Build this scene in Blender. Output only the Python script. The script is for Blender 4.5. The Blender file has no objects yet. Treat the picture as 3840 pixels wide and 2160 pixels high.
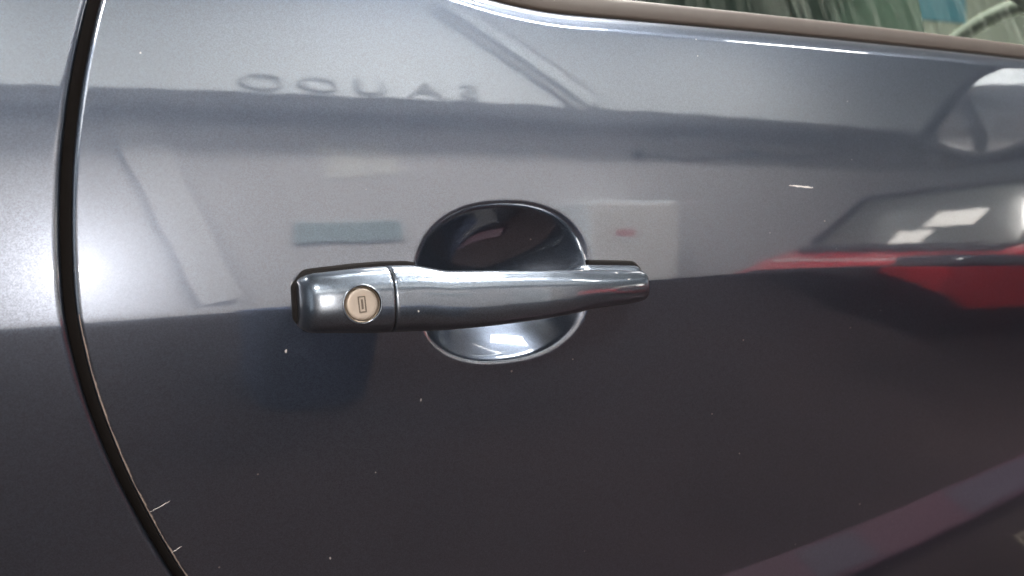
import bpy, bmesh, math, random
import numpy as np
from mathutils import Vector, Matrix
random.seed(7)
S = bpy.context.scene
COL = S.collection

# ---------------------------------------------------------------- camera
cam_d = bpy.data.cameras.new('camera')
cam_o = bpy.data.objects.new('camera', cam_d); COL.objects.link(cam_o)
YAW, PIT, ROL = (math.radians(a) for a in (25.4, -2.2, 2.9))
fw = Vector((math.sin(YAW)*math.cos(PIT), math.cos(YAW)*math.cos(PIT), math.sin(PIT)))
r0 = Vector((math.cos(YAW), -math.sin(YAW), 0)); u0 = r0.cross(fw)
rt = r0*math.cos(ROL) - u0*math.sin(ROL); up = u0*math.cos(ROL) + r0*math.sin(ROL)
M = Matrix((rt, up, -fw)).transposed().to_4x4(); M.translation = (0, -.46, .92)
cam_o.matrix_world = M
cam_d.sensor_width = 36; cam_d.angle = math.radians(60)
cam_d.clip_start = .01; cam_d.clip_end = 200
cam_d.dof.use_dof = True; cam_d.dof.focus_distance = .5; cam_d.dof.aperture_fstop = 9.0
S.camera = cam_o
S.render.resolution_x, S.render.resolution_y = 1024, 576

# ---------------------------------------------------------------- world, lamps, exposure
wd = bpy.data.worlds.new('World'); S.world = wd; wd.use_nodes = True
bg = wd.node_tree.nodes['Background']
bg.inputs[0].default_value = (.80, .90, 1.0, 1); bg.inputs[1].default_value = .7
S.view_settings.view_transform = 'Standard'; S.view_settings.look = 'None'
S.view_settings.exposure = .78; S.view_settings.gamma = 1; S.view_settings.use_curve_mapping = False
LAMP_E = 52.0
flash = bpy.data.lights.new('phone_flash', 'SPOT')
flash.energy = 3.8; flash.color = (1, .86, .73); flash.shadow_soft_size = .009
flash.spot_size = math.radians(120); flash.spot_blend = .6
flash_o = bpy.data.objects.new('phone_flash', flash); COL.objects.link(flash_o)
flash_o.location = (-.017, -.466, .922)
flash_o.rotation_euler = (math.radians(90), 0, math.radians(-14))

# ---------------------------------------------------------------- materials
def mat(name):
    m = bpy.data.materials.new(name); m.use_nodes = True
    return m, m.node_tree, m.node_tree.nodes['Principled BSDF']
def simple(name, col, rough=.5, metal=0, coat=0, noise=0, nscale=30, bump=0, emis=0, spec=None):
    m, nt, p = mat(name)
    p.inputs['Base Color'].default_value = (*col, 1); p.inputs['Roughness'].default_value = rough
    p.inputs['Metallic'].default_value = metal; p.inputs['Coat Weight'].default_value = coat
    p.inputs['Coat Roughness'].default_value = .03
    if spec is not None: p.inputs['Specular IOR Level'].default_value = spec
    if emis:
        p.inputs['Emission Color'].default_value = (*col, 1); p.inputs['Emission Strength'].default_value = emis
    if noise or bump:
        tc = nt.nodes.new('ShaderNodeTexCoord'); n = nt.nodes.new('ShaderNodeTexNoise')
        n.inputs['Scale'].default_value = nscale; n.inputs['Detail'].default_value = 6
        nt.links.new(tc.outputs['Object'], n.inputs['Vector'])
        if noise:
            r = nt.nodes.new('ShaderNodeMix'); r.data_type = 'RGBA'
            r.inputs[6].default_value = (*[c*(1-noise) for c in col], 1)
            r.inputs[7].default_value = (*[min(1, c*(1+noise)) for c in col], 1)
            nt.links.new(n.outputs['Fac'], r.inputs[0]); nt.links.new(r.outputs[2], p.inputs['Base Color'])
        if bump:
            b = nt.nodes.new('ShaderNodeBump'); b.inputs['Strength'].default_value = bump; b.inputs['Distance'].default_value = .002
            nt.links.new(n.outputs['Fac'], b.inputs['Height']); nt.links.new(b.outputs['Normal'], p.inputs['Normal'])
    return m
def paint(name, base, rough, dust=1.0, flake=.35, ior=2.2):
    """metallic car paint: flake base under a clear coat, with road dust specks"""
    m, nt, p = mat(name); L = nt.links
    tc = nt.nodes.new('ShaderNodeTexCoord')
    v = nt.nodes.new('ShaderNodeTexVoronoi'); v.inputs['Scale'].default_value = 2300
    L.new(tc.outputs['Object'], v.inputs['Vector'])
    sep = nt.nodes.new('ShaderNodeSeparateColor'); L.new(v.outputs['Color'], sep.inputs[0])
    fl = nt.nodes.new('ShaderNodeMix'); fl.data_type = 'RGBA'
    fl.inputs[6].default_value = (*[c*(1-flake) for c in base], 1)
    fl.inputs[7].default_value = (*[c*(1+flake) for c in base], 1)
    L.new(sep.outputs[0], fl.inputs[0])
    # flake tilt
    sub = nt.nodes.new('ShaderNodeVectorMath'); sub.operation = 'SUBTRACT'; sub.inputs[1].default_value = (.5, .5, .5)
    L.new(v.outputs['Color'], sub.inputs[0])
    sc = nt.nodes.new('ShaderNodeVectorMath'); sc.operation = 'SCALE'; sc.inputs['Scale'].default_value = .025
    L.new(sub.outputs[0], sc.inputs[0])
    ge = nt.nodes.new('ShaderNodeNewGeometry')
    ad = nt.nodes.new('ShaderNodeVectorMath'); L.new(ge.outputs['Normal'], ad.inputs[0]); L.new(sc.outputs[0], ad.inputs[1])
    nm = nt.nodes.new('ShaderNodeVectorMath'); nm.operation = 'NORMALIZE'; L.new(ad.outputs[0], nm.inputs[0])
    L.new(nm.outputs[0], p.inputs['Normal'])
    # faint film of dust and haze: large soft variation of roughness
    n = nt.nodes.new('ShaderNodeTexNoise'); n.inputs['Scale'].default_value = 9; n.inputs['Detail'].default_value = 5
    L.new(tc.outputs['Object'], n.inputs['Vector'])
    mr = nt.nodes.new('ShaderNodeMapRange'); mr.inputs[3].default_value = rough-.03; mr.inputs[4].default_value = rough+.02
    L.new(n.outputs['Fac'], mr.inputs[0]); L.new(mr.outputs[0], p.inputs['Roughness'])
    n2 = nt.nodes.new('ShaderNodeTexNoise'); n2.inputs['Scale'].default_value = 60; n2.inputs['Detail'].default_value = 6
    L.new(tc.outputs['Object'], n2.inputs['Vector'])
    mr2 = nt.nodes.new('ShaderNodeMapRange'); mr2.inputs[1].default_value = .3; mr2.inputs[2].default_value = .75
    mr2.inputs[3].default_value = .022; mr2.inputs[4].default_value = .05
    L.new(n2.outputs['Fac'], mr2.inputs[0]); L.new(mr2.outputs[0], p.inputs['Coat Roughness'])
    # specks
    v2 = nt.nodes.new('ShaderNodeTexVoronoi'); v2.inputs['Scale'].default_value = 95; L.new(tc.outputs['Object'], v2.inputs['Vector'])
    s2 = nt.nodes.new('ShaderNodeSeparateColor'); L.new(v2.outputs['Color'], s2.inputs[0])
    th = nt.nodes.new('ShaderNodeMapRange'); th.inputs[1].default_value = .88; th.inputs[2].default_value = 1
    th.inputs[3].default_value = 0; th.inputs[4].default_value = .07
    L.new(s2.outputs[0], th.inputs[0])
    lt = nt.nodes.new('ShaderNodeMath'); lt.operation = 'LESS_THAN'
    L.new(v2.outputs['Distance'], lt.inputs[0]); L.new(th.outputs[0], lt.inputs[1])
    ds = nt.nodes.new('ShaderNodeMath'); ds.operation = 'MULTIPLY'; ds.inputs[1].default_value = .55*dust
    L.new(lt.outputs[0], ds.inputs[0])
    mx = nt.nodes.new('ShaderNodeMix'); mx.data_type = 'RGBA'; mx.inputs[7].default_value = (.62, .58, .54, 1)
    L.new(ds.outputs[0], mx.inputs[0]); L.new(fl.outputs[2], mx.inputs[6]); L.new(mx.outputs[2], p.inputs['Base Color'])
    mt = nt.nodes.new('ShaderNodeMath'); mt.operation = 'MULTIPLY_ADD'; mt.inputs[1].default_value = -.9; mt.inputs[2].default_value = .92
    L.new(ds.outputs[0], mt.inputs[0]); L.new(mt.outputs[0], p.inputs['Metallic'])
    p.inputs['Coat Weight'].default_value = 1; p.inputs['Coat IOR'].default_value = ior
    return m

BASE = (.060, .074, .101)
PAINT = paint('metallic_slate_paint', BASE, .33, flake=.22, dust=.6)
PAINT_H = paint('handle_paint', (.088, .105, .130), .31, dust=.6, flake=.2, ior=1.8)
RUBBER = simple('black_rubber', (.006, .005, .005), .8, noise=.3, nscale=300, spec=.15)
CAVITY = simple('dark_shut_face', (.008, .008, .009), .6, noise=.3, nscale=80, spec=.2)
TRIM = simple('bronze_grey_trim', (.042, .033, .028), .5, 0, noise=.08, nscale=200, spec=.3)
NICKEL = simple('nickel_lock_face', (.200, .168, .140), .42, .3, noise=.05, nscale=400, bump=.05)
NICKEL_D = simple('lock_barrel', (.30, .25, .20), .35, .8)
SLOT = simple('key_slot_metal', (.060, .047, .036), .4, .5)
SCRATCH = simple('scratched_paint', (.48, .46, .45), .7)
CHIP = simple('chipped_primer', (.30, .29, .29), .7)

# ---------------------------------------------------------------- helpers
def link(name, me, m, parent=None, smooth=True):
    o = bpy.data.objects.new(name, me); COL.objects.link(o)
    if m: me.materials.append(m)
    if smooth: me.polygons.foreach_set('use_smooth', [True]*len(me.polygons))
    if parent: o.parent = parent
    return o
def from_np(name, V, Q, m, parent=None, normals=None, smooth=True):
    me = bpy.data.meshes.new(name)
    V = np.asarray(V, dtype=np.float64).reshape(-1, 3); Q = np.asarray(Q, dtype=np.int64)
    if normals is not None:
        used = np.unique(Q); mp = -np.ones(len(V), int); mp[used] = np.arange(len(used))
        V = V[used]; normals = normals[used]; Q = mp[Q]
    k = Q.shape[1]
    me.vertices.add(len(V)); me.vertices.foreach_set('co', V.ravel())
    me.loops.add(Q.size); me.loops.foreach_set('vertex_index', Q.ravel().astype(np.int32))
    me.polygons.add(len(Q)); me.polygons.foreach_set('loop_start', np.arange(0, Q.size, k, dtype=np.int32))
    me.update(calc_edges=True); me.validate()
    o = link(name, me, m, parent, smooth)
    if normals is not None: me.normals_split_custom_set_from_vertices(normals.tolist())
    return o
def bm_obj(name, bm, m, parent=None, smooth=False, auto=None):
    me = bpy.data.meshes.new(name); bm.normal_update(); bm.to_mesh(me); bm.free()
    o = link(name, me, m, parent, smooth)
    if auto is not None: me.set_sharp_from_angle(angle=math.radians(auto))
    return o
def box_bm(lo, hi, bev=0, seg=2, rot=None):
    bm = bmesh.new(); bmesh.ops.create_cube(bm, size=1)
    c = [(a+b)/2 for a, b in zip(lo, hi)]; s = [abs(b-a) for a, b in zip(lo, hi)]
    for v in bm.verts: v.co = Vector((v.co.x*s[0], v.co.y*s[1], v.co.z*s[2]))
    if bev: bmesh.ops.bevel(bm, geom=bm.edges[:], offset=bev, segments=seg, affect='EDGES', profile=.5)
    if rot:
        bmesh.ops.rotate(bm, verts=bm.verts, cent=(0, 0, 0), matrix=rot)
    bmesh.ops.translate(bm, verts=bm.verts, vec=c)
    return bm
def tag(o, label=None, cat=None, group=None, kind=None):
    if label: o['label'] = label
    if cat: o['category'] = cat
    if group: o['group'] = group
    if kind: o['kind'] = kind
    return o
def empty(name, loc=(0, 0, 0)):
    o = bpy.data.objects.new(name, None); COL.objects.link(o); o.location = loc; o.empty_display_size = .1
    return o
def lathe(prof, seg=48):
    """profile [(r, h)] about +Z"""
    bm = bmesh.new(); rings = []
    for r, h in prof:
        rings.append([bm.verts.new((r*math.cos(2*math.pi*i/seg), r*math.sin(2*math.pi*i/seg), h)) for i in range(seg)] if r > 1e-6 else [bm.verts.new((0, 0, h))])
    for a, b in zip(rings, rings[1:]):
        for i in range(seg):
            j = (i+1) % seg
            if len(a) == 1: bm.faces.new((a[0], b[i], b[j]))
            elif len(b) == 1: bm.faces.new((a[i], a[j], b[0]))
            else: bm.faces.new((a[i], a[j], b[j], b[i]))
    bmesh.ops.recalc_face_normals(bm, faces=bm.faces)
    return bm
def sstep(a, b, t):
    t = np.clip((t-a)/(b-a), 0, 1); return t*t*(3-2*t)

# ---------------------------------------------------------------- setting
FLOOR = simple('worn_brown_floor', (.0185, .0115, .0115), .8, noise=.75, nscale=1.4, bump=.3, spec=.15)
WALLM = simple('pale_wall_paint', (.66, .635, .645), .8, noise=.05, nscale=1.3)
FASC = simple('white_fascia_paint', (.77, .81, .84), .7, noise=.03, nscale=1.3)
CEIL = simple('white_ceiling_paint', (.73, .79, .84), .9, noise=.03, nscale=2)
CREAM = simple('cream_wall_paint', (.80, .80, .66), .8, noise=.04, nscale=1.5)
def struct(name, bm, m): return tag(bm_obj(name, bm, m), kind='structure')
struct('floor', box_bm((-7, -4.2, -.1), (14, 4.4, 0)), FLOOR)
struct('wall_behind_camera', box_bm((-7, -4.2, 0), (14, -4.0, 3.2)), WALLM)
struct('wall_fascia', box_bm((-7, -4.0, 2.16), (14, -3.5, 3.2)), FASC)
struct('ceiling', box_bm((-7, -4.2, 3.2), (14, 4.4, 3.3)), CEIL)
struct('wall_beyond_car', box_bm((-7, 4.2, 0), (14, 4.4, 3.2)), CREAM)

# ---------------------------------------------------------------- body surface of the car
RX, RZ, ZR = 8.0, 1.3, .925
KC, WC = math.tan(math.radians(8)), .0013
def zc(x): return .8975 + .004*x - .085*np.maximum(0, x-.36)**2
def F(x, z): return x*x/(2*RX) + (z-ZR)**2/(2*RZ) + KC*WC*np.logaddexp(0, (zc(x)-z)/WC) + 5e-6*np.sin(210*x+70*z)*np.sin(180*z-60*x) + 6e-6*np.sin(61*x-33*z+1)*np.sin(47*z+19*x)
def zs(x): return np.minimum(1.0650 + .005*(x-.3) + 1.55*np.maximum(0, .28-x)**2, 1.22)
SR = .013
def shoulder(x, z):
    e = 1e-4; sl = (zs(x+e)-zs(x-e))/(2*e)
    d = (zs(x)-z)/np.sqrt(1+sl*sl) + .0012
    q = np.clip(SR-d, 0, SR*.985)
    return SR-np.sqrt(SR*SR-q*q)
GZ = [.20, .45, .60, .70, .7618, .786, .8201, .8618, .9005, .9375, .9744, 1.0117, 1.0502, 1.09, 1.15, 1.25]
GR = [.55, .28, .138, .0655, .0340, .0236, .0106, -.0010, -.0071, -.0067, -.0038, .0024, .0124, .026, .052, .10]
def smooth_tab(zt, vt):
    zz = np.linspace(zt[0], zt[-1], 800); vv = np.interp(zz, zt, vt)
    k = np.hanning(41); k /= k.sum(); pv = np.pad(vv, 20, mode='reflect', reflect_type='odd')
    return zz, np.convolve(pv, k, 'valid')
GT = smooth_tab(GZ, GR)
def xg(z): return np.interp(z, *GT)
# handle recess
CX, CZ, CRX, CRZ, CN = .2172, .9037, .0560, .0452, 2.35
_t = np.linspace(-.005, .052, 1200)
_sl = 1.16*sstep(-.0042, .0036, _t)*np.clip(1-_t/.050, 0, 1)**.95
_dp = np.concatenate([[0], np.cumsum((_sl[1:]+_sl[:-1])/2*np.diff(_t))])
def rho(x, z): return (np.abs((x-CX)/CRX)**CN + np.abs((z-CZ)/CRZ)**CN)**(1/CN)
def cup(x, z): return np.interp((1-rho(x, z))*.0495, _t, _dp)
def ybase(x): return x*x/(2*RX)+.0015

def gq_flip(nr, nc): return grid_quads(nr, nc)[:, ::-1]
def grid_quads(nr, nc):
    i = np.arange(nr*nc).reshape(nr, nc)
    return np.stack([i[:-1, :-1], i[:-1, 1:], i[1:, 1:], i[1:, :-1]], -1).reshape(-1, 4)
def grid_normals(P):
    du = np.gradient(P, axis=1); dv = np.gradient(P, axis=0)
    n = np.cross(du, dv); n /= np.linalg.norm(n, axis=2, keepdims=True)+1e-20
    return n
car = tag(empty('parked_car', (0, 0, 0)), 'dark slate blue metallic car seen close at its door handle', 'car')

def panel(side, u_nodes, umax_edge=.0028):
    er = umax_edge
    zl = np.concatenate([np.linspace(.22, .70, 60, endpoint=False), np.linspace(.70, .845, 60, endpoint=False),
                         np.arange(.845, .962, .0007), np.linspace(.9625, 1.0, 22, endpoint=False)])
    tt = 1-(1-np.linspace(0, 1, 78))**1.7
    rows_u = []
    u = u_nodes; ncol = len(u)
    X = np.zeros((len(zl)+len(tt), ncol)); Z = X.copy()
    for k, z in enumerate(zl): Z[k] = z; X[k] = xg(z)+side*u if side > 0 else xg(z)-GAPW(z)-u
    for k, t in enumerate(tt):
        z = np.full(ncol, 1.02)
        for _ in range(14):
            x = xg(z)+u if side > 0 else xg(z)-GAPW(z)-u
            z = 1.0+(zs(x)-1.0)*t if side > 0 else 1.0+.22*t+0*x
        X[len(zl)+k] = xg(z)+u if side > 0 else xg(z)-GAPW(z)-u; Z[len(zl)+k] = z
    Y = F(X, Z)
    if side > 0: Y = Y+shoulder(X, Z)+cup(X, Z)
    q = np.clip(er-u, 0, er*.999)
    Y = Y+(er-np.sqrt(er*er-q*q))[None, :]
    return np.stack([X, Y, Z], -1)
def GAPW(z): return .0050+0*z
uu = np.concatenate([[0, .00008, .0003, .0006, .001, .0014, .0019, .0024, .0028, .0034, .0045, .006],
                     np.arange(.008, .155, .0025), np.arange(.155, .292, .0007), np.arange(.2925, .72, .0035), np.arange(.72, 1.35, .012)])
P = panel(1, uu)
NR, NC = P.shape[:2]
NRM = grid_normals(P)
if NRM[NR//3, NC//2, 1] > 0: NRM = -NRM; flip = True
else: flip = False
Q = grid_quads(NR, NC)
Pf, Nf = P.reshape(-1, 3), NRM.reshape(-1, 3)
qc = Pf[Q].mean(1); ins = rho(qc[:, 0], qc[:, 2]) < .985
if flip: Q = Q[:, ::-1]
door = from_np('front_door', Pf, Q[~ins], PAINT, car, Nf)
recess = from_np('handle_recess', Pf, Q[ins], PAINT, door, Nf)
recess['label'] = 'scooped finger recess behind the door handle'
# turned-in edge of the door along the shut line
E0 = P[:, 0, :]; E1 = E0+np.array([.0004, .004, 0]); E2 = E0+np.array([.001, .016, 0])
EV = np.concatenate([E0, E1, E2]); i = np.arange(NR-1)
EQ = np.concatenate([np.stack([i, i+1, i+1+NR, i+NR], -1), np.stack([i+NR, i+1+NR, i+1+2*NR, i+2*NR], -1)])
from_np('door_edge', EV, EQ, PAINT, door)
# rear quarter panel
uq = np.concatenate([[0, .00008, .0003, .0006, .001, .0014, .0019, .0024, .0028, .0034, .0045, .006], np.arange(.008, .12, .003), np.arange(.12, .7, .02)])
PQ = panel(-1, uq, .0034)
NQ = grid_normals(PQ)
if NQ[100, 20, 1] > 0: NQ = -NQ
QQ = grid_quads(*PQ.shape[:2])[:, ::-1]
quarter = from_np('rear_quarter_panel', PQ.reshape(-1, 3), QQ, PAINT, car, NQ.reshape(-1, 3))
E0 = PQ[:, 0, :]; E2 = E0+np.array([-.0008, .018, 0]); n_ = len(E0)
i = np.arange(n_-1)
from_np('panel_edge', np.concatenate([E0, E2]), np.stack([i, i+1, i+1+n_, i+n_], -1), CAVITY, quarter)
# dark seal at the bottom of the shut line
zz = np.linspace(.22, 1.22, 160); sv = []
for z in zz:
    x = xg(z)
    for dx, dy in ((-.014, .017), (-.006, .013), (-.001, .0105), (.003, .013), (.006, .017)): sv.append((x+dx, float(F(x, z))+dy, z))
from_np('shut_line_seal', sv, grid_quads(len(zz), 5), RUBBER, car)

# ---------------------------------------------------------------- handle
def tab(xs, vs, x):
    """smooth interpolation through a table"""
    g = np.linspace(xs[0], xs[-1], 600); v = np.interp(g, xs, vs)
    k = np.hanning(31); k /= k.sum(); v = np.convolve(np.pad(v, 15, mode='reflect', reflect_type='odd'), k, 'valid')
    return np.interp(x, g, v)
X0, X1, XSEAM = .0952, .3085, .1400
HX = [X0, .0995, .110, .125, .140, .155, .164, .170, .180, .200, .230, .246, .254, .262, .275, .290, .300, X1]
TOP = [.9128, .9150, .9158, .9168, .9172, .9168, .9150, .9132, .9126, .9117, .9102, .9094, .9090, .9086, .9079, .9070, .9063, .9054]
BOT = [.8866, .8848, .8842, .8828, .8820, .8815, .8812, .8812, .8812, .8815, .8826, .8836, .8844, .8852, .8854, .8858, .8864, .8874]
FRO = [.0190, .0235, .0262, .0282, .0296, .0310, .0318, .0323, .0330, .0335, .0326, .0312, .0300, .0286, .0262, .0228, .0200, .0175]
BAK = [-.003, -.003, -.003, -.003, -.003, -.002, .004, .009, .012, .0135, .0125, .010, .006, .001, -.003, -.003, -.003, -.003]
def section(x, n=64, grow=0.0, back=None):
    t, b = tab(HX, TOP, x), tab(HX, BOT, x); f, k = tab(HX, FRO, x), tab(HX, BAK, x)
    if back is not None: k = back
    # rounded ends in plan and in elevation
    eL = math.sqrt(max(0, 1-max(0, 1-(x-X0)/.0040)**2)); eR = math.sqrt(max(0, 1-max(0, 1-(X1-x)/.0065)**2))
    e = min(eL, eR); m = (t+b)/2; h = (t-b)/2*(.85+.15*e)+grow
    f = k+(f-k)*(.72+.28*e)
    out = []
    for j in range(n):
        a = 2*math.pi*j/n; c, s = math.cos(a), math.sin(a)
        nn = 2.6 if c > 0 else 3.2
        rr = (abs(c)**nn+abs(s)**nn)**(-1/nn)
        sv_ = (f+k)/2+(f-k)/2*rr*c
        zv = m+h*rr*s
        if c > 0: zv -= 0
        else: zv += 0
        out.append((x, ybase(x)-sv_, zv))
    return out
def loft(xs, cap0=True, cap1=True, inset0=0, inset1=0, n=64):
    V = []; ns = len(xs)
    for x in xs: V += section(x, n)
    V = np.array(V).reshape(ns, n, 3)
    def squeeze(k, d):
        c = V[k].mean(0); r = V[k]-c; l = np.linalg.norm(r, axis=1, keepdims=True); V[k] = c+r*(1-d/np.maximum(l, 1e-6))
    if inset0:
        for k, d in enumerate((1, .45, .12)): squeeze(k, inset0*d)
    if inset1:
        for k, d in enumerate((1, .45, .12)): squeeze(ns-1-k, inset1*d)
    idx = np.arange(ns*n).reshape(ns, n); nx = np.roll(idx, -1, axis=1)
    Qs = np.stack([idx[:-1], idx[1:], nx[1:], nx[:-1]], -1).reshape(-1, 4)
    bm = bmesh.new(); vs = [bm.verts.new(v) for v in V.reshape(-1, 3)]
    for q in Qs: bm.faces.new([vs[a] for a in q])
    if cap0: bm.faces.new([vs[a] for a in idx[0]])
    if cap1: bm.faces.new([vs[a] for a in idx[-1][::-1]])
    bmesh.ops.recalc_face_normals(bm, faces=bm.faces)
    return bm
edge = [0, .00025, .0007, .0014]
xl = [X0+d for d in (0, .00006, .00025, .0006, .0011, .0017, .0025, .0034, .0045, .006, .0075)] + list(np.arange(.1035, XSEAM-.002, .0009)) + [XSEAM-.00028-d for d in edge[::-1]]
xr = [XSEAM+.00028+d for d in edge] + list(np.arange(XSEAM+.003, X1-.010, .0016)) + [X1-d for d in (.0095, .0078, .0062, .0048, .0036, .0026, .0017, .001, .0005, .0002, .00005)]
housing = bm_obj('lock_housing', loft(xl, inset1=.0007), PAINT_H, door, True, 55)
grip = bm_obj('handle_grip', loft(xr, inset0=.0007), PAINT_H, door, True, 55)
# low foot that carries the front end of the grip
def foot():
    bm = bmesh.new(); rows = []; n = 40
    xs = .256+(.3082-.256)*(.5-.5*np.cos(np.linspace(0.02, math.pi-.02, 40)))
    for x in xs:
        t = (x-.256)/(.3082-.256); zt = .9122-.0034*t; zb = .8868+.0010*t
        e = math.sqrt(max(0, 1-max(0, 1-(.3082-x)/.007)**2))*math.sqrt(max(0, 1-max(0, 1-(x-.256)/.012)**2))
        m, h, f = (zt+zb)/2, (zt-zb)/2*(.55+.45*e), .004+.0095*e
        row = []
        for j in range(n):
            a = 2*math.pi*j/n; c_, s_ = math.cos(a), math.sin(a); rr = (abs(c_)**3+abs(s_)**3)**(-1/3)
            row.append(bm.verts.new((x, ybase(x)-((f-.004)/2+(f+.004)/2*rr*c_), m+h*rr*s_)))
        rows.append(row)
    for a, b in zip(rows, rows[1:]):
        for j in range(n): bm.faces.new((a[j], b[j], b[(j+1) % n], a[(j+1) % n]))
    bm.faces.new(rows[0]); bm.faces.new(rows[-1][::-1])
    bmesh.ops.recalc_face_normals(bm, faces=bm.faces)
    return bm
bm_obj('handle_foot', foot(), PAINT_H, door, True, 55)
# dark joint between the two
jb = bmesh.new(); js = [(x, y+(.0012 if False else 0), z) for x, y, z in section(XSEAM)]
c = Vector(np.array(js).mean(0)); A = []; B = []
for p_ in js:
    d = Vector(p_)-c; q_ = c+d*(1-.0011/d.length)
    A.append(jb.verts.new(q_+Vector((-.0012, 0, 0)))); B.append(jb.verts.new(q_+Vector((.0012, 0, 0))))
for k in range(len(A)): jb.faces.new((A[k], A[(k+1) % len(A)], B[(k+1) % len(B)], B[k]))
bm_obj('handle_joint', jb, RUBBER, door, True)
# rubber gasket under both handle feet; its enlarged black top stands in for shade
def gasket(xa, xb, grow):
    bm = bmesh.new(); ns = 60; xs = xa+(xb-xa)*(.5-.5*np.cos(np.linspace(0, math.pi, ns))); topv = []; botv = []
    for x in xs:
        xx = min(max(x, X0+.0004), X1-.0004)
        s = section(xx, 48, back=-.003); zt = max(p_[2] for p_ in s)+grow; zb = min(p_[2] for p_ in s)-grow*.15
        e = 1
        if x < X0+.006: e = math.sqrt(max(.0, 1-min(1, (X0+.006-x)/(X0+.006-xa))**2))
        if x > X1-.006: e = math.sqrt(max(.0, 1-min(1, (x-X1+.006)/(xb-X1+.006))**2))
        m_ = (zt+zb)/2; topv.append((x, m_+(zt-m_)*(.5+.5*e))); botv.append((x, m_+(zb-m_)*(.5+.5*e)))
    loop = topv+botv[::-1]
    lv = [[], [], []]
    ctr = np.mean(np.array(loop), axis=0)
    for x, z in loop:
        y = float(F(np.array(x), np.array(z))); d = np.array([x, z])-ctr; dn = d/np.linalg.norm(d)
        lv[0].append(bm.verts.new((x, y+.001, z))); lv[1].append(bm.verts.new((x, y-.0016, z)))
        lv[2].append(bm.verts.new((x-dn[0]*.0012, y-.0026, z-dn[1]*.0012)))
    nl = len(loop)
    for a, b in zip(lv, lv[1:]):
        for k in range(nl): bm.faces.new((a[k], a[(k+1) % nl], b[(k+1) % nl], b[k]))
    bm.faces.new(lv[2])
    bmesh.ops.recalc_face_normals(bm, faces=bm.faces)
    return bm
bm_obj('handle_gasket_shade', gasket(X0-.0022, .1605, .0024), RUBBER, door, True, 40)
bm_obj('handle_gasket_shade', gasket(.2712, X1+.0018, .0060), RUBBER, door, True, 40)
# key lock: a bore through the housing, barrel, face and slot
LX, LZ = .1230, .8985
def front_y(x, z):
    s = section(x, 256); best = min((abs(p_[2]-z), p_[1]) for p_ in s if p_[1] < ybase(x)-.012); return best[1]
ly = front_y(LX, LZ)
nx_ = Vector((front_y(LX+.004, LZ)-front_y(LX-.004, LZ), -.008, 0)).normalized()
nz_ = front_y(LX, LZ+.003)-front_y(LX, LZ-.003)
nlock = Vector((nx_.x, nx_.y, nz_/.006*.9)).normalized()
nlock = Vector((-.06, -1, .02)).normalized()
LM = Matrix.Translation((LX, ly, LZ)) @ nlock.to_track_quat('Z', 'Y').to_matrix().to_4x4()
cut_bm = lathe([(0, -.010), (.0094, -.010), (.0094, .004), (0, .004)], 72)
cutter = bm_obj('bore_tool', cut_bm, None); cutter.matrix_world = LM
bo = housing.modifiers.new('bore', 'BOOLEAN'); bo.object = cutter; bo.operation = 'DIFFERENCE'; bo.solver = 'EXACT'
bpy.context.view_layer.update()
dg = bpy.context.evaluated_depsgraph_get()
new = bpy.data.meshes.new_from_object(housing.evaluated_get(dg)); housing.modifiers.clear(); housing.data = new
bpy.data.objects.remove(cutter)
new.set_sharp_from_angle(angle=math.radians(50))
# raised lip that follows the bore edge on the curved housing
lip = bmesh.new(); NS, NT = 72, 8; rings = []
for k in range(NS):
    a = 2*math.pi*k/NS; ring = []
    cx_, cz_ = LX+.0097*math.cos(a), LZ+.0097*math.sin(a); y_ = front_y(cx_, cz_)
    for j in range(NT):
        b = 2*math.pi*j/NT; rr = .0097+.00055*math.cos(b)
        ring.append(lip.verts.new((LX+rr*math.cos(a), y_+.00005-.00042*math.sin(b), LZ+rr*math.sin(a))))
    rings.append(ring)
for k in range(NS):
    for j in range(NT): lip.faces.new((rings[k][j], rings[(k+1) % NS][j], rings[(k+1) % NS][(j+1) % NT], rings[k][(j+1) % NT]))
bmesh.ops.recalc_face_normals(lip, faces=lip.faces)
bm_obj('lock_lip', lip, PAINT_H, door, True)
bar = bm_obj('lock_barrel', lathe([(.0092, -.0090), (.0092, -.0016), (.0089, -.0012), (.0086, -.0014), (.0084, -.0090)], 64), NICKEL_D, door, True, 60)
bar.matrix_local = LM
face_bm = lathe([(.0081, -.0088), (.0081, -.0017), (.0078, -.0013), (.0070, -.0011), (.0056, -.0012), (0, -.0012)], 64)
kf = bm_obj('lock_face', face_bm, NICKEL, door, True, 50); kf.matrix_local = LM
sb = bmesh.new()
def rect(w, h, zt): return [sb.verts.new((sx*w, sy*h, zt)) for sx, sy in ((-1, -1), (1, -1), (1, 1), (-1, 1))]
r = [rect(.00195, .0042, -.0012), rect(.00185, .0041, -.00085), rect(.00150, .0037, -.00085), rect(.0013, .0035, -.00125)]
r2 = rect(.0006, .0026, -.00125); r3 = rect(.0005, .0025, -.0011)
r.append(r2); r.append(r3)
for a, b in zip(r, r[1:]):
    for k in range(4): sb.faces.new((a[k], a[(k+1) % 4], b[(k+1) % 4], b[k]))
sb.faces.new(r3)
bmesh.ops.recalc_face_normals(sb, faces=sb.faces)
ks = bm_obj('key_slot', sb, SLOT, door); ks.matrix_local = LM @ Matrix.Rotation(math.radians(3), 4, 'Z')

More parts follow.
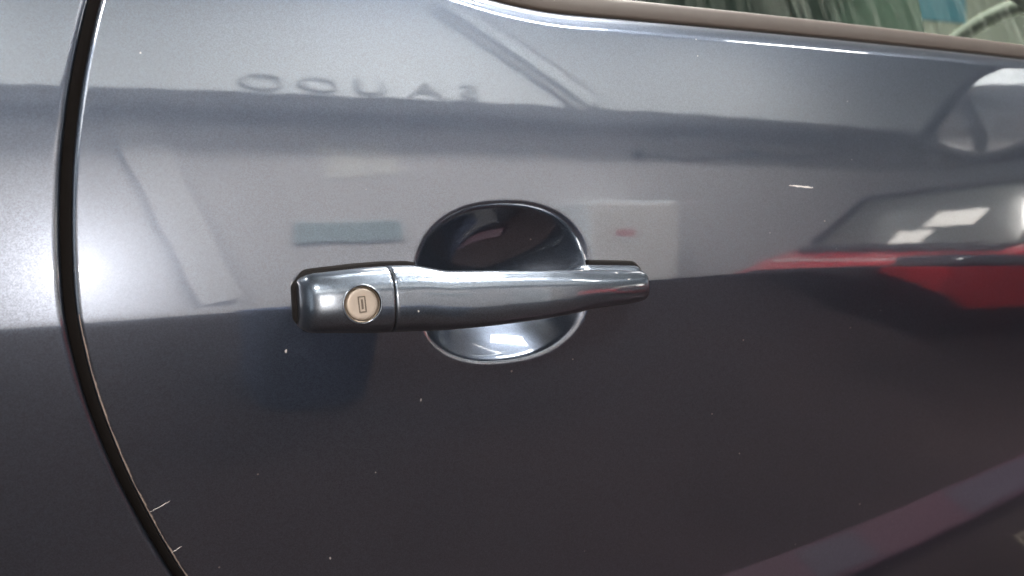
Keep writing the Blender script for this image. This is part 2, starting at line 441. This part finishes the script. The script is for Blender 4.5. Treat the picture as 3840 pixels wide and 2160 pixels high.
# ---------------------------------------------------------------- window trim and glass
def sweep(name, prof, m, parent, xs, smooth=True, auto=None):
    """prof(x) -> list of (dy, dz) from the sill edge"""
    bm = bmesh.new(); rows = []
    for x in xs:
        z0 = float(zs(np.array(x))); y0 = float(F(np.array(x), np.array(z0)))+SR*.9
        rows.append([bm.verts.new((x, y0+dy, z0+dz)) for dy, dz in prof])
    for a, b in zip(rows, rows[1:]):
        for k in range(len(prof)-1): bm.faces.new((a[k], b[k], b[k+1], a[k+1]))
    bmesh.ops.recalc_face_normals(bm, faces=bm.faces)
    return bm_obj(name, bm, m, parent, smooth, auto)
xs_ = list(np.concatenate([np.arange(.13, .32, .004), np.arange(.32, 1.3, .02)]))
sweep('sill_seal', [(-.0005, -.003), (-.0022, -.0006), (-.0026, .0008), (-.001, .0022), (.004, .0024)], RUBBER, door, xs_)
sweep('window_trim', [(.002, .0006), (-.0010, .0010), (-.0024, .0020), (-.0028, .0036), (-.0022, .0112), (-.0012, .0132), (.0006, .0144), (.003, .0150), (.009, .0150)], TRIM, door, xs_, True, 60)
# dusty green glass
gm = bpy.data.materials.new('green_tinted_glass'); gm.use_nodes = True; nt = gm.node_tree; nt.nodes.clear()
out = nt.nodes.new('ShaderNodeOutputMaterial'); tr = nt.nodes.new('ShaderNodeBsdfTransparent'); tr.inputs[0].default_value = (.78, .90, .80, 1)
gl = nt.nodes.new('ShaderNodeBsdfGlossy'); gl.inputs['Roughness'].default_value = .02
fr = nt.nodes.new('ShaderNodeFresnel'); fr.inputs[0].default_value = 1.4
m1 = nt.nodes.new('ShaderNodeMixShader'); nt.links.new(fr.outputs[0], m1.inputs[0]); nt.links.new(tr.outputs[0], m1.inputs[1]); nt.links.new(gl.outputs[0], m1.inputs[2])
df = nt.nodes.new('ShaderNodeBsdfDiffuse'); df.inputs[0].default_value = (.42, .46, .40, 1)
tc = nt.nodes.new('ShaderNodeTexCoord'); mp = nt.nodes.new('ShaderNodeMapping'); mp.inputs['Scale'].default_value = (130, 1, 14)
nz = nt.nodes.new('ShaderNodeTexNoise'); nz.inputs['Scale'].default_value = 1; nz.inputs['Detail'].default_value = 8
nt.links.new(tc.outputs['Object'], mp.inputs[0]); nt.links.new(mp.outputs[0], nz.inputs['Vector'])
mr = nt.nodes.new('ShaderNodeMapRange'); mr.inputs[1].default_value = .42; mr.inputs[2].default_value = .8; mr.inputs[3].default_value = 0; mr.inputs[4].default_value = .10
nt.links.new(nz.outputs['Fac'], mr.inputs[0])
m2 = nt.nodes.new('ShaderNodeMixShader'); nt.links.new(mr.outputs[0], m2.inputs[0]); nt.links.new(m1.outputs[0], m2.inputs[1]); nt.links.new(df.outputs[0], m2.inputs[2])
nt.links.new(m2.outputs[0], out.inputs[0])
gv = []; gx = np.linspace(.14, 1.28, 40)
for x in gx:
    z0 = float(zs(np.array(x))); y0 = float(F(np.array(x), np.array(z0)))+SR*.9+.006
    for t in np.linspace(0, 1, 8): gv.append((x, y0+.12*t+.05*t*t, z0+.008+.34*t))
from_np('window_glass', gv, gq_flip(len(gx), 8), gm, door)

# ---------------------------------------------------------------- cabin seen through the glass
FAB = simple('dark_green_grey_seat_fabric', (.035, .050, .042), .9, noise=.5, nscale=60, bump=.6)
PLA = simple('grey_cabin_plastic', (.30, .31, .27), .6, noise=.1, nscale=90)
seat_bm = box_bm((-.07, -.25, -.33), (.07, .25, .33), .045, 5)
for v in seat_bm.verts: v.co.x += .05*(v.co.z/.33)**2*-1
seat = bm_obj('seat_backrest', seat_bm, FAB, car, True, 60); seat.location = (.80, .42, 1.00); seat.rotation_euler = (0, math.radians(-14), 0)
hb = box_bm((-.05, -.13, -.10), (.05, .13, .10), .04, 5)
hr = bm_obj('headrest', hb, FAB, seat, True, 60); hr.location = (-.01, 0, .43)
seat2 = seat.copy(); COL.objects.link(seat2); seat2.location = (.72, 1.05, 1.0); seat2.parent = car
hr2 = hr.copy(); COL.objects.link(hr2); hr2.parent = seat2
dash = bm_obj('dashboard', box_bm((-.30, -.62, -.16), (.30, .62, .14), .07, 5), PLA, car, True, 60); dash.location = (1.62, .78, .98)
sw = bmesh.new(); NS, NT = 48, 10; rg = []
for k in range(NS):
    a = 2*math.pi*k/NS; rg.append([sw.verts.new(((.18+.014*math.cos(2*math.pi*j/NT))*math.cos(a), (.18+.014*math.cos(2*math.pi*j/NT))*math.sin(a), .014*math.sin(2*math.pi*j/NT))) for j in range(NT)])
for k in range(NS):
    for j in range(NT): sw.faces.new((rg[k][j], rg[(k+1) % NS][j], rg[(k+1) % NS][(j+1) % NT], rg[k][(j+1) % NT]))
bmesh.ops.recalc_face_normals(sw, faces=sw.faces)
stw = bm_obj('steering_wheel', sw, simple('dark_wheel_rim', (.10, .105, .09), .5), car, True); stw.location = (1.25, .45, 1.10); stw.rotation_euler = (0, math.radians(-65), 0)
bm_obj('far_door_lining', box_bm((.25, 1.52, .45), (1.45, 1.58, 1.40), .02), FAB, car)
# windscreen pillar
bmp = bmesh.new(); pr = []
for (x, y, z) in ((1.32, .10, 1.04), (1.02, .20, 1.22), (.72, .27, 1.40)):
    pr.append([bmp.verts.new((x+dx, y+dy, z+dz)) for dx, dy, dz in ((-.03, -.02, -.02), (.03, -.02, .03), (.04, .05, .03), (-.02, .05, -.02))])
for a, b in zip(pr, pr[1:]):
    for k in range(4): bmp.faces.new((a[k], a[(k+1) % 4], b[(k+1) % 4], b[k]))
bmesh.ops.recalc_face_normals(bmp, faces=bmp.faces)
bm_obj('windscreen_pillar', bmp, PLA, car)

# ---------------------------------------------------------------- ceiling lamps, some added as unseen fill
LAMPM = simple('lit_lamp_diffuser', (1, .97, .92), .5, emis=LAMP_E)
LAMPF = simple('lamp_frame_white', (.8, .8, .8), .5)
def lamp(x, y, w, d, label):
    t = tag(empty('ceiling_lamp', (x, y, 3.2)), label, 'ceiling lamp', 'lamp panels on the workshop ceiling')
    bm_obj('lamp_frame', box_bm((-w/2-.03, -d/2-.03, -.05), (w/2+.03, d/2+.03, -.001), .008), LAMPF, t)
    bm_obj('diffuser', box_bm((-w/2, -d/2, -.058), (w/2, d/2, -.0505)), LAMPM, t)
lamp(1.15, -.78, .72, .32, 'bright rectangular ceiling lamp panel nearest the car door, reflected in the handle scoop')
lamp(-1.7, -2.5, 1.2, .6, 'added unseen ceiling fill panel to the rear of the car')  # fill panel added to brighten the left side
lamp(.95, .55, .95, .9, 'large square bright ceiling lamp panel above the car')
lamp(1.6, -2.1, 1.3, .45, 'added unseen ceiling fill panel washing the wall and fascia')  # wall wash added to lift the wall and fascia
lamp(4.0, -2.3, 1.2, .2, 'added narrow unseen ceiling fill panel above the red car')  # small fill panel added to balance the right side

# ---------------------------------------------------------------- scratches and chips in the paint
def on_door(x, z, off=.00012): return (x, float(F(np.array(x), np.array(z)))-off, z)
def scratch(pts, w, name='scratch'):
    bm = bmesh.new(); A = []; B = []
    for k, (x, z) in enumerate(pts):
        t = k/(len(pts)-1); ww = w*(.35+.65*math.sin(math.pi*min(max(t, .04), .96)))*random.uniform(.6, 1.2)
        A.append(bm.verts.new(on_door(x, z+ww/2))); B.append(bm.verts.new(on_door(x, z-ww/2)))
    for k in range(len(pts)-1): bm.faces.new((A[k], B[k], B[k+1], A[k+1]))
    bmesh.ops.recalc_face_normals(bm, faces=bm.faces)
    for f_ in bm.faces:
        if f_.normal.y > 0: f_.normal_flip()
    return bm_obj(name, bm, SCRATCH, door)
def seg(a, b, n=9, j=.0002): return [(a[0]+(b[0]-a[0])*k/n, a[1]+(b[1]-a[1])*k/n+random.uniform(-j, j)) for k in range(n+1)]
SCR = [((.4404, .9577), (.4634, .9559), .0012), ((.0201, .7996), (.0297, .8038), .0004), ((.0292, .7752), (.0343, .7779), .0004)]
for a, b, w in SCR: scratch(seg(a, b), w)
for x, z in ((.0894, .8757), (.1640, .8404), (.3782, .8038), (.4082, .7704), (.5507, .7037), (.1378, .8015), (.0288, 1.0257), (.1121, .7545)):
    bm = bmesh.new(); r_ = random.uniform(.0005, .0009); a0 = random.uniform(0, 6)
    vs = [bm.verts.new(on_door(x+r_*math.cos(a0+k*1.05)*random.uniform(.5, 1.1), z+r_*1.3*math.sin(a0+k*1.05)*random.uniform(.5, 1.1))) for k in range(6)]
    f_ = bm.faces.new(vs); bm.normal_update()
    if f_.normal.y > 0: f_.normal_flip()
    bm_obj('paint_chip', bm, CHIP, door)

# worn door edge along the shut line; pale tone also paints in flash light
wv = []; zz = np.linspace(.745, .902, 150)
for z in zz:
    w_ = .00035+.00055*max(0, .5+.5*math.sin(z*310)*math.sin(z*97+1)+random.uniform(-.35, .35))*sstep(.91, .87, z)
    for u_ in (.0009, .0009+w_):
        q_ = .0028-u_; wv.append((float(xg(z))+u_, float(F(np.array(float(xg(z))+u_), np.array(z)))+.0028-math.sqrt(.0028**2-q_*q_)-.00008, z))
ew = from_np('edge_wear_flash_lit', wv, grid_quads(len(zz), 2), simple('worn_edge_flash_tone', (.17, .135, .115), .8), door)
# small scuffs on the grip
for x, z, w_, h_ in ((.2052, .8908, .0007, .0011), (.2070, .8907, .0005, .0010), (.2690, .9068, .0005, .0013), (.2800, .9058, .0012, .0007), (.1515, .8930, .0005, .0007), (.2875, .9015, .0016, .0004)):
    bm = bmesh.new(); vs = []
    for k in range(7):
        a_ = 2*math.pi*k/7; rr2 = random.uniform(.6, 1.1); xx, z2 = x+w_*rr2*math.cos(a_), z+h_*rr2*math.sin(a_)
        vs.append(bm.verts.new((xx, front_y(xx, z2)-.0001, z2)))
    f_ = bm.faces.new(vs); bm.normal_update()
    if f_.normal.y > 0: f_.normal_flip()
    bm_obj('handle_scuff', bm, CHIP, door)

# ---------------------------------------------------------------- wing mirror (seen as a reflection in the door)
MIRR = simple('mirror_glass', (.94, .95, .95), .01, 1.0)
MX = .93
MSH = .22
OUT = [(-.207, 1.058), (-.200, 1.070), (-.165, 1.096), (-.120, 1.126), (-.100, 1.133), (-.050, 1.134), (.000, 1.133), (.016, 1.120), (.018, 1.080), (.012, 1.038), (-.030, 1.018), (-.075, 1.006), (-.120, 1.008), (-.160, 1.022), (-.195, 1.044)]
def closed_smooth(pts, n=72):
    p = np.array(pts+pts[:1]); t = np.concatenate([[0], np.cumsum(np.linalg.norm(np.diff(p, axis=0), axis=1))]); g = np.linspace(0, t[-1], n, endpoint=False)
    q = np.stack([np.interp(g, t, p[:, k]) for k in (0, 1)], -1)
    for _ in range(3): q = .5*q+.25*(np.roll(q, 1, 0)+np.roll(q, -1, 0))
    return q
oq = closed_smooth(OUT); oc = oq.mean(0)
mirror = empty('wing_mirror'); mirror.parent = car
def rings_bm(rs, cap_last=True):
    bm = bmesh.new(); vv = [[bm.verts.new((x-MSH*(p_[0]-oc[0])*s, oc[0]+(p_[0]-oc[0])*s, oc[1]+(p_[1]-oc[1])*s)) for p_ in oq] for x, s in rs]
    for a, b in zip(vv, vv[1:]):
        for k in range(len(oq)): bm.faces.new((a[k], a[(k+1) % len(oq)], b[(k+1) % len(oq)], b[k]))
    if cap_last: bm.faces.new(vv[-1])
    bmesh.ops.recalc_face_normals(bm, faces=bm.faces); return bm
bm_obj('mirror_housing', rings_bm([(MX+.010, .76), (MX+.001, .77), (MX-.002, .83), (MX-.001, .97), (MX+.006, 1.0), (MX+.04, .99), (MX+.08, .86), (MX+.11, .6), (MX+.12, .3)]), simple('mirror_shell_blue_grey', (.010, .013, .022), .5, 0, 0), mirror, True, 50)
mg = bmesh.new(); mg.faces.new([mg.verts.new((MX+.005-MSH*(p_[0]-oc[0])*.86, oc[0]+(p_[0]-oc[0])*.86, oc[1]+(p_[1]-oc[1])*.86)) for p_ in oq])
mg.normal_update()
for f_ in mg.faces:
    if f_.normal.x > 0: f_.normal_flip()
bm_obj('mirror_glass', mg, MIRR, mirror)
bm_obj('mirror_arm', box_bm((MX+.02, -.01, 1.035), (MX+.10, .075, 1.09), .012, 3), RUBBER, mirror, True, 50)

# ---------------------------------------------------------------- red car parked alongside
RED = simple('red_car_paint', (.36, .008, .014), .3, 0, 1)
RGL = simple('grey_car_glass', (.085, .09, .085), .2, 0, .35)
RBLK = simple('black_car_plastic', (.015, .015, .018), .5)
RPAL = simple('pale_window_pillar', (.60, .60, .56), .5)
WHT = simple('white_paper', (.80, .78, .75), .7)
CHR = simple('bright_trim', (.85, .85, .85), .25, .7)
rc = tag(empty('red_car', (3.2, -1.95, 0)), 'red car with grey windows parked alongside, reflected in the dark door', 'car')
RY0, RY1 = -2.75, -1.12            # far and near flank
def profile_body(name, pts, y0, y1, m, parent, tuck=.05, bev=.035):
    bm = bmesh.new()
    a = [bm.verts.new((x, y1, z)) for x, z in pts]; b = [bm.verts.new((x, y0, z)) for x, z in pts]
    n = len(pts)
    for k in range(n): bm.faces.new((a[k], a[(k+1) % n], b[(k+1) % n], b[k]))
    bm.faces.new(a); bm.faces.new(b[::-1])
    bmesh.ops.recalc_face_normals(bm, faces=bm.faces)
    es = [e for e in bm.edges if abs(e.verts[0].co.y-e.verts[1].co.y) < .01]
    bmesh.ops.bevel(bm, geom=es, offset=bev, segments=4, affect='EDGES', profile=.5)
    o = bm_obj(name, bm, m, None, True, 35)
    o.parent = parent; o.matrix_parent_inverse = Matrix.Translation(-Vector(parent.location)); return o
lower = [(1.20, .30), (1.17, .48), (1.24, .68), (1.34, .77), (1.55, .83), (2.10, .87), (3.2, .905), (4.4, .93), (5.15, .92), (5.35, .75), (5.38, .40), (5.30, .24), (4.83, .24), (4.80, .45), (4.62, .60), (4.40, .62), (4.20, .55), (4.08, .40), (4.06, .22), (2.69, .20), (2.65, .42), (2.55, .58), (2.38, .63), (2.20, .57), (2.08, .42), (2.06, .20), (1.35, .20)]
profile_body('body', lower, RY0, RY1, RED, rc)
cab = [(1.55, .82), (1.95, 1.18), (2.4, 1.24), (2.85, 1.27), (3.6, 1.30), (4.4, 1.24), (4.95, 1.05), (5.10, .88)]
profile_body('cabin_glass', cab, RY0+.12, RY1-.10, RGL, rc, bev=.05)
def rbox(name, lo, hi, m, bev=.01): 
    o = bm_obj(name, box_bm(lo, hi, bev), m); o.parent = rc; o.matrix_parent_inverse = Matrix.Translation(-Vector(rc.location)); return o
roof = profile_body('roof', [(1.92, 1.165), (2.4, 1.255), (2.85, 1.285), (3.6, 1.318), (4.4, 1.258), (4.5, 1.235), (3.6, 1.285), (2.85, 1.255), (2.4, 1.225), (2.0, 1.17)], RY0+.13, RY1-.11, RBLK, rc, bev=.012)
def rbar(name, pts, m, w=.03, y=RY1-.097):
    bm = bmesh.new(); vs = []
    for k, (x, z) in enumerate(pts):
        a = pts[max(0, k-1)]; b = pts[min(len(pts)-1, k+1)]; d = Vector((b[0]-a[0], 0, b[1]-a[1])).normalized(); nn = Vector((-d.z, 0, d.x))*w/2; c_ = Vector((x, y, z))
        vs.append([bm.verts.new(c_+nn), bm.verts.new(c_-nn), bm.verts.new(c_-nn+Vector((0, .012, 0))), bm.verts.new(c_+nn+Vector((0, .012, 0)))])
    for p_, q_ in zip(vs, vs[1:]):
        for k in range(4): bm.faces.new((p_[k], p_[(k+1) % 4], q_[(k+1) % 4], q_[k]))
    bm.faces.new(vs[0]); bm.faces.new(vs[-1][::-1])
    bmesh.ops.recalc_face_normals(bm, faces=bm.faces)
    o = bm_obj(name, bm, m); o.parent = rc; o.matrix_parent_inverse = Matrix.Translation(-Vector(rc.location)); return o
rbar('windscreen_frame', [(1.60, .87), (1.77, 1.02), (1.95, 1.175)], RPAL, .04)  # pale colour painted in as the highlight on the near pillar
rbar('windscreen_frame', [(1.58, .86), (1.77, 1.02), (1.96, 1.19)], RBLK, .05, RY0+.115)
rbox('windscreen_header', (1.925, RY0+.14, 1.155), (1.985, RY1-.12, 1.20), RBLK, .01)
rbar('window_pillar', [(2.66, .90), (2.62, 1.05), (2.56, 1.22)], RPAL, .035)
rbar('window_pillar', [(3.75, .92), (3.76, 1.05), (3.74, 1.27)], RBLK, .06)
rbar('belt_seal', [(2.06, .895), (3.2, .925), (4.6, .948)], RBLK, .03)
rbar('bonnet_seam', [(1.60, .70), (2.05, .80), (2.40, .84), (5.0, .85)], RBLK, .014, RY1-.002)
rbar('side_moulding', [(2.38, .47), (4.02, .49)], RBLK, .07, RY1-.001)
for (t0, w, h, y0) in ((.16, .22, .12, -1.90), (.44, .32, .13, -1.72)):
    pb = bm_obj('windscreen_paper', box_bm((-w/2, -h/2, 0), (w/2, h/2, .004), .001), WHT); pb.parent = rc
    dxy = Vector((.40, 0, .36)); c_ = Vector((1.55, y0, .82))+dxy*t0*1.0+Vector((-.36, 0, .40)).normalized()*.006
    pb.matrix_local = Matrix.Translation(c_-Vector((3.2, -1.95, 0))) @ Matrix((Vector((0, -1, 0)), dxy.normalized(), Vector((-.36, 0, .40)).normalized())).transposed().to_4x4()
rbox('grille', (1.155, RY0+.20, .30), (1.25, RY1-.38, .56), RBLK, .02)
rbox('wiper', (1.49, RY0+.5, .835), (1.52, RY1-.25, .855), RBLK, .006)
rbox('scuttle', (1.46, RY0+.14, .80), (1.60, RY1-.12, .845), RBLK, .01)
rbox('lower_bumper', (1.15, RY0+.06, .22), (1.30, RY1-.40, .34), RBLK, .02)
rbox('side_mirror', (1.95, RY1-.10, .93), (2.08, RY1+.12, 1.03), RBLK, .03)
rbox('bonnet_highlight_strip', (1.32, RY0+.12, .745), (1.35, RY1-.10, .765), CHR, .006)  # bright strip standing in for the highlight along the bonnet
rbox('headlight', (1.165, RY1-.36, .47), (2.02, RY1+.004, .80), simple('smoked_headlight_lens', (.020, .019, .026), .15, 0, .6), .03)
rbox('door_handle', (3.42, RY1-.005, .76), (3.60, RY1+.022, .79), RED, .01)
def wheel(x):
    for y, s in ((RY1-.02, 1), (RY0+.02, -1)):
        t_ = bm_obj('wheel', lathe([(.12, -.09), (.27, -.09), (.295, -.06), (.30, 0), (.295, .06), (.27, .09), (.20, .085), (.20, .05), (.10, .04)], 40), RBLK, None, True, 40)
        t_.parent = rc; t_.location = (x-3.2, y-s*.09+1.95, .30); t_.rotation_euler = (math.radians(-90*1), 0, 0) if s < 0 else (math.radians(90), 0, 0)
        h_ = bm_obj('rim', lathe([(.20, .052), (.17, .07), (.10, .05), (.05, .085), (0, .085)], 20), CHR, t_, True, 30)
wheel(2.38); wheel(4.44)
ra = math.radians(17); rv = Matrix.Rotation(ra, 4, 'Z') @ Vector((2.0, -.83, 0))
rc.location = Vector((2.50, -.97, 0))+rv; rc.rotation_euler = (0, 0, ra)

def tube_bm(pts, r, n=8):
    bm = bmesh.new(); rings = []
    for k, p_ in enumerate(pts):
        a = Vector(pts[max(0, k-1)]); b = Vector(pts[min(len(pts)-1, k+1)]); d = (b-a).normalized(); s_ = d.cross(Vector((0, 0, 1))).normalized(); t_ = s_.cross(d)
        rings.append([bm.verts.new(Vector(p_)+r*(s_*math.cos(2*math.pi*j/n)+t_*math.sin(2*math.pi*j/n))) for j in range(n)])
    for a, b in zip(rings, rings[1:]):
        for j in range(n): bm.faces.new((a[j], a[(j+1) % n], b[(j+1) % n], b[j]))
    bmesh.ops.recalc_face_normals(bm, faces=bm.faces); return bm

# ---------------------------------------------------------------- things along the wall behind the camera
LETM = simple('grey_sign_letter', (.52, .535, .55), .6)
sign = tag(empty('wall_sign', (1.4, -3.5, 2.20)), 'row of five grey capital letters on the white fascia', 'sign')
for ch, x in zip('SAUOO', (1.98, 1.70, 1.40, 1.12, .83)):
    cu = bpy.data.curves.new('letter', 'FONT'); cu.body = ch; cu.size = .27; cu.extrude = .01; cu.align_x = 'CENTER'
    to = bpy.data.objects.new('letter_curve', cu); COL.objects.link(to); bpy.context.view_layer.update()
    me = bpy.data.meshes.new_from_object(to.evaluated_get(bpy.context.evaluated_depsgraph_get())); bpy.data.objects.remove(to)
    lo = link('letter', me, LETM, sign, False); lo.location = (x-1.4, .014, -.015); lo.rotation_euler = (math.radians(90), 0, math.radians(180)); lo.scale = (1.1, .62, 1)
def thing_box(name, lo, hi, m, label, cat, bev=.006, rot=None, group=None):
    return tag(bm_obj(name, box_bm(lo, hi, bev, 2, rot), m), label, cat, group)
for k, (x0, x1, z0, z1) in enumerate(((1.20, 1.62, 1.80, 1.90), (1.24, 1.50, 1.60, 1.785), (1.515, 1.69, 1.63, 1.785))):
    thing_box('notice_paper', (x0, -4.0, z0), (x1, -3.992, z1), WHT, ('wide white paper strip pinned on the wall, top of three', 'larger white paper sheet pinned below the wide strip', 'smaller white paper sheet beside the larger sheet')[k], 'paper', .002, None, 'white papers pinned on the wall')
thing_box('teal_board', (1.04, -4.0, 1.06), (1.66, -3.975, 1.23), simple('teal_board_paint', (.35, .44, .46), .5), 'narrow teal board fixed low on the pale wall', 'board')
wc = tag(empty('white_cabinet', (3.05, -3.72, 0)), 'white cabinet with a red label standing against the wall', 'cabinet')
def cb(name, lo, hi, m, bev):
    o = bm_obj(name, box_bm(lo, hi, bev), m); o.parent = wc; o.matrix_parent_inverse = Matrix.Translation(-Vector(wc.location)); return o
cb('carcass', (2.66, -3.99, .06), (3.40, -3.50, 1.32), FASC, .02)
cb('door_panel', (2.68, -3.50, .12), (3.38, -3.475, 1.29), simple('cabinet_white', (.76, .73, .71), .5), .012)
cb('label', (2.86, -3.475, 1.00), (3.02, -3.472, 1.065), simple('label_red', (.62, .28, .28), .6), .001)
cb('label_line', (2.88, -3.475, .955), (3.04, -3.4725, .97), LETM, .001)
cb('emblem', (2.90, -3.475, 1.12), (2.99, -3.4725, 1.17), simple('label_grey', (.68, .67, .66), .6), .001)
cb('handle', (2.72, -3.475, .62), (2.745, -3.44, .80), CHR, .006)
cb('plinth', (2.70, -3.97, 0), (3.36, -3.54, .06), RBLK, .004)
bb = tag(empty('blue_bin', (.50, -1.5, 0)), 'blue plastic bin standing on the brown floor', 'bin')
BLU = simple('blue_plastic', (.058, .090, .19), .6, noise=.1, nscale=8)
bmb = bmesh.new(); rr_ = []
for z, sc_ in ((0, .80), (.012, .86), (.55, 1.0), (.56, 1.05), (.59, 1.06), (.60, 1.03), (.59, .97), (.05, .84)):
    ring_ = []
    for k in range(36):
        a_ = 2*math.pi*k/36; c_, s_ = math.cos(a_), math.sin(a_); q_ = (abs(c_)**4+abs(s_)**4)**-.25
        ring_.append(bmb.verts.new((.17*sc_*q_*c_, .22*sc_*q_*s_, z)))
    rr_.append(ring_)
for a, b in zip(rr_, rr_[1:]):
    for k in range(36): bmb.faces.new((a[k], a[(k+1) % 36], b[(k+1) % 36], b[k]))
bmb.faces.new(rr_[0][::-1]); bmb.faces.new(rr_[-1]); bmesh.ops.recalc_face_normals(bmb, faces=bmb.faces)
bm_obj('tub', bmb, BLU, bb, True, 50)
for sy_ in (-1, 1): bm_obj('grab_handle', box_bm((-.06, sy_*.235-.014, .50), (.06, sy_*.235+.014, .535), .008), RBLK, bb)
lb = tag(bm_obj('leaning_board', box_bm((-.11, -.012, 0), (.11, .012, 1.55), .006), simple('pale_board', (.70, .68, .685), .8)), 'long pale board leaning sideways against the wall', 'board')
lb.location = (.62, -3.93, .62); lb.rotation_euler = (math.radians(2), math.radians(-15), 0)
du = tag(bm_obj('cable_duct', box_bm((-.06, -.035, -.62), (.06, .035, .62), .008), FASC), 'slanting pale duct across the white fascia', 'duct')
PIPEM = simple('pale_grey_pipe', (.56, .57, .58), .6)
for k, off_ in enumerate((.105, -.105)):
    pts_ = [(2.36+math.sin(math.radians(-46))*t_+math.cos(math.radians(-46))*off_, -3.47, 2.62+math.cos(math.radians(-46))*t_-math.sin(math.radians(-46))*off_) for t_ in np.linspace(-.6, .6, 5)]
    tag(bm_obj('pipe', tube_bm(pts_, .022), PIPEM, None, True), ('grey slanting pipe above the pale fascia duct', 'grey slanting pipe below the pale fascia duct')[k], 'pipe', 'pipes beside the duct')
tag(bm_obj('added_wall_post', tube_bm([(-2.12, -3.92, 0), (-2.11, -3.92, 1.0), (-2.10, -3.92, 2.15)], .045, 12), RBLK, None, True), 'dark upright post added for the dark line in the wing mirror', 'pipe')  # added dark upright, makes the line reflected in the wing mirror
du.location = (2.36, -3.462, 2.62); du.rotation_euler = (0, math.radians(-46), 0)
# slack cable along the wall
cp = []
for k in range(31):
    t_ = k/30; s_ = (t_*2) % 1.0 if k < 30 else 1.0
    cp.append((3.5+2.3*t_, -3.97, 1.86+.10*t_-.06*math.sin(math.pi*s_)))
cbl = tag(bm_obj('wall_cable', tube_bm(cp, .012), LETM, None, True), 'dark slack cable looped along the wall', 'cable')
for k in (0, 15, 30):
    h_ = bm_obj('cable_hook', box_bm((-.03, -.02, -.05), (.03, .02, .02), .01), RBLK, cbl); h_.location = cp[k]

thing_box('blue_notice', (5.55, 4.18, 2.50), (6.15, 4.2, 2.95), simple('light_blue_notice', (.20, .55, .70), .6), 'light blue notice on the cream wall beyond the car window', 'notice', .004)

# ---------------------------------------------------------------- on the floor beside the car
LIL = simple('faded_pink_lilac_paint', (.050, .018, .032), .6, noise=.4, nscale=3)
LGR = simple('grey_blue_worn_steel', (.036, .026, .042), .6, 0, noise=.2, nscale=12)
rail = tag(empty('lift_rail', (1.6, -.16, 0)), 'low faded pink steel rail lying on the floor beside the car', 'rail')
rl = bm_obj('rail_channel', box_bm((-1.0, -.065, 0), (1.4, .065, .05), .008), LIL, rail)
bm_obj('worn_patch', box_bm((-.45, -.05, .0505), (-.28, .05, .053), .002), LGR, rail)
bm_obj('worn_patch', box_bm((.05, -.052, .0505), (.42, .052, .053), .002), LGR, rail)
gr = tag(empty('floor_grate', (2.15, .10, 0)), 'floor drain grate with pale frame and dark slots', 'grate')
PF = simple('pale_grate_frame', (.085, .066, .052), .6, 0)
for lo, hi in (((-.40, -.09, 0), (.40, -.075, .012)), ((-.40, .11, 0), (.40, .125, .012)), ((-.40, -.075, 0), (-.385, .11, .012)), ((.385, -.075, 0), (.40, .11, .012))):
    bm_obj('frame_bar', box_bm(lo, hi, .002), PF, gr)
bm_obj('pit', box_bm((-.385, -.075, .001), (.385, .11, .003)), RBLK, gr)
for k in range(6):
    x = -.30+.12*k; bm_obj('slat', box_bm((x, -.075, .003), (x+.03, .11, .011), .002), PF, gr)
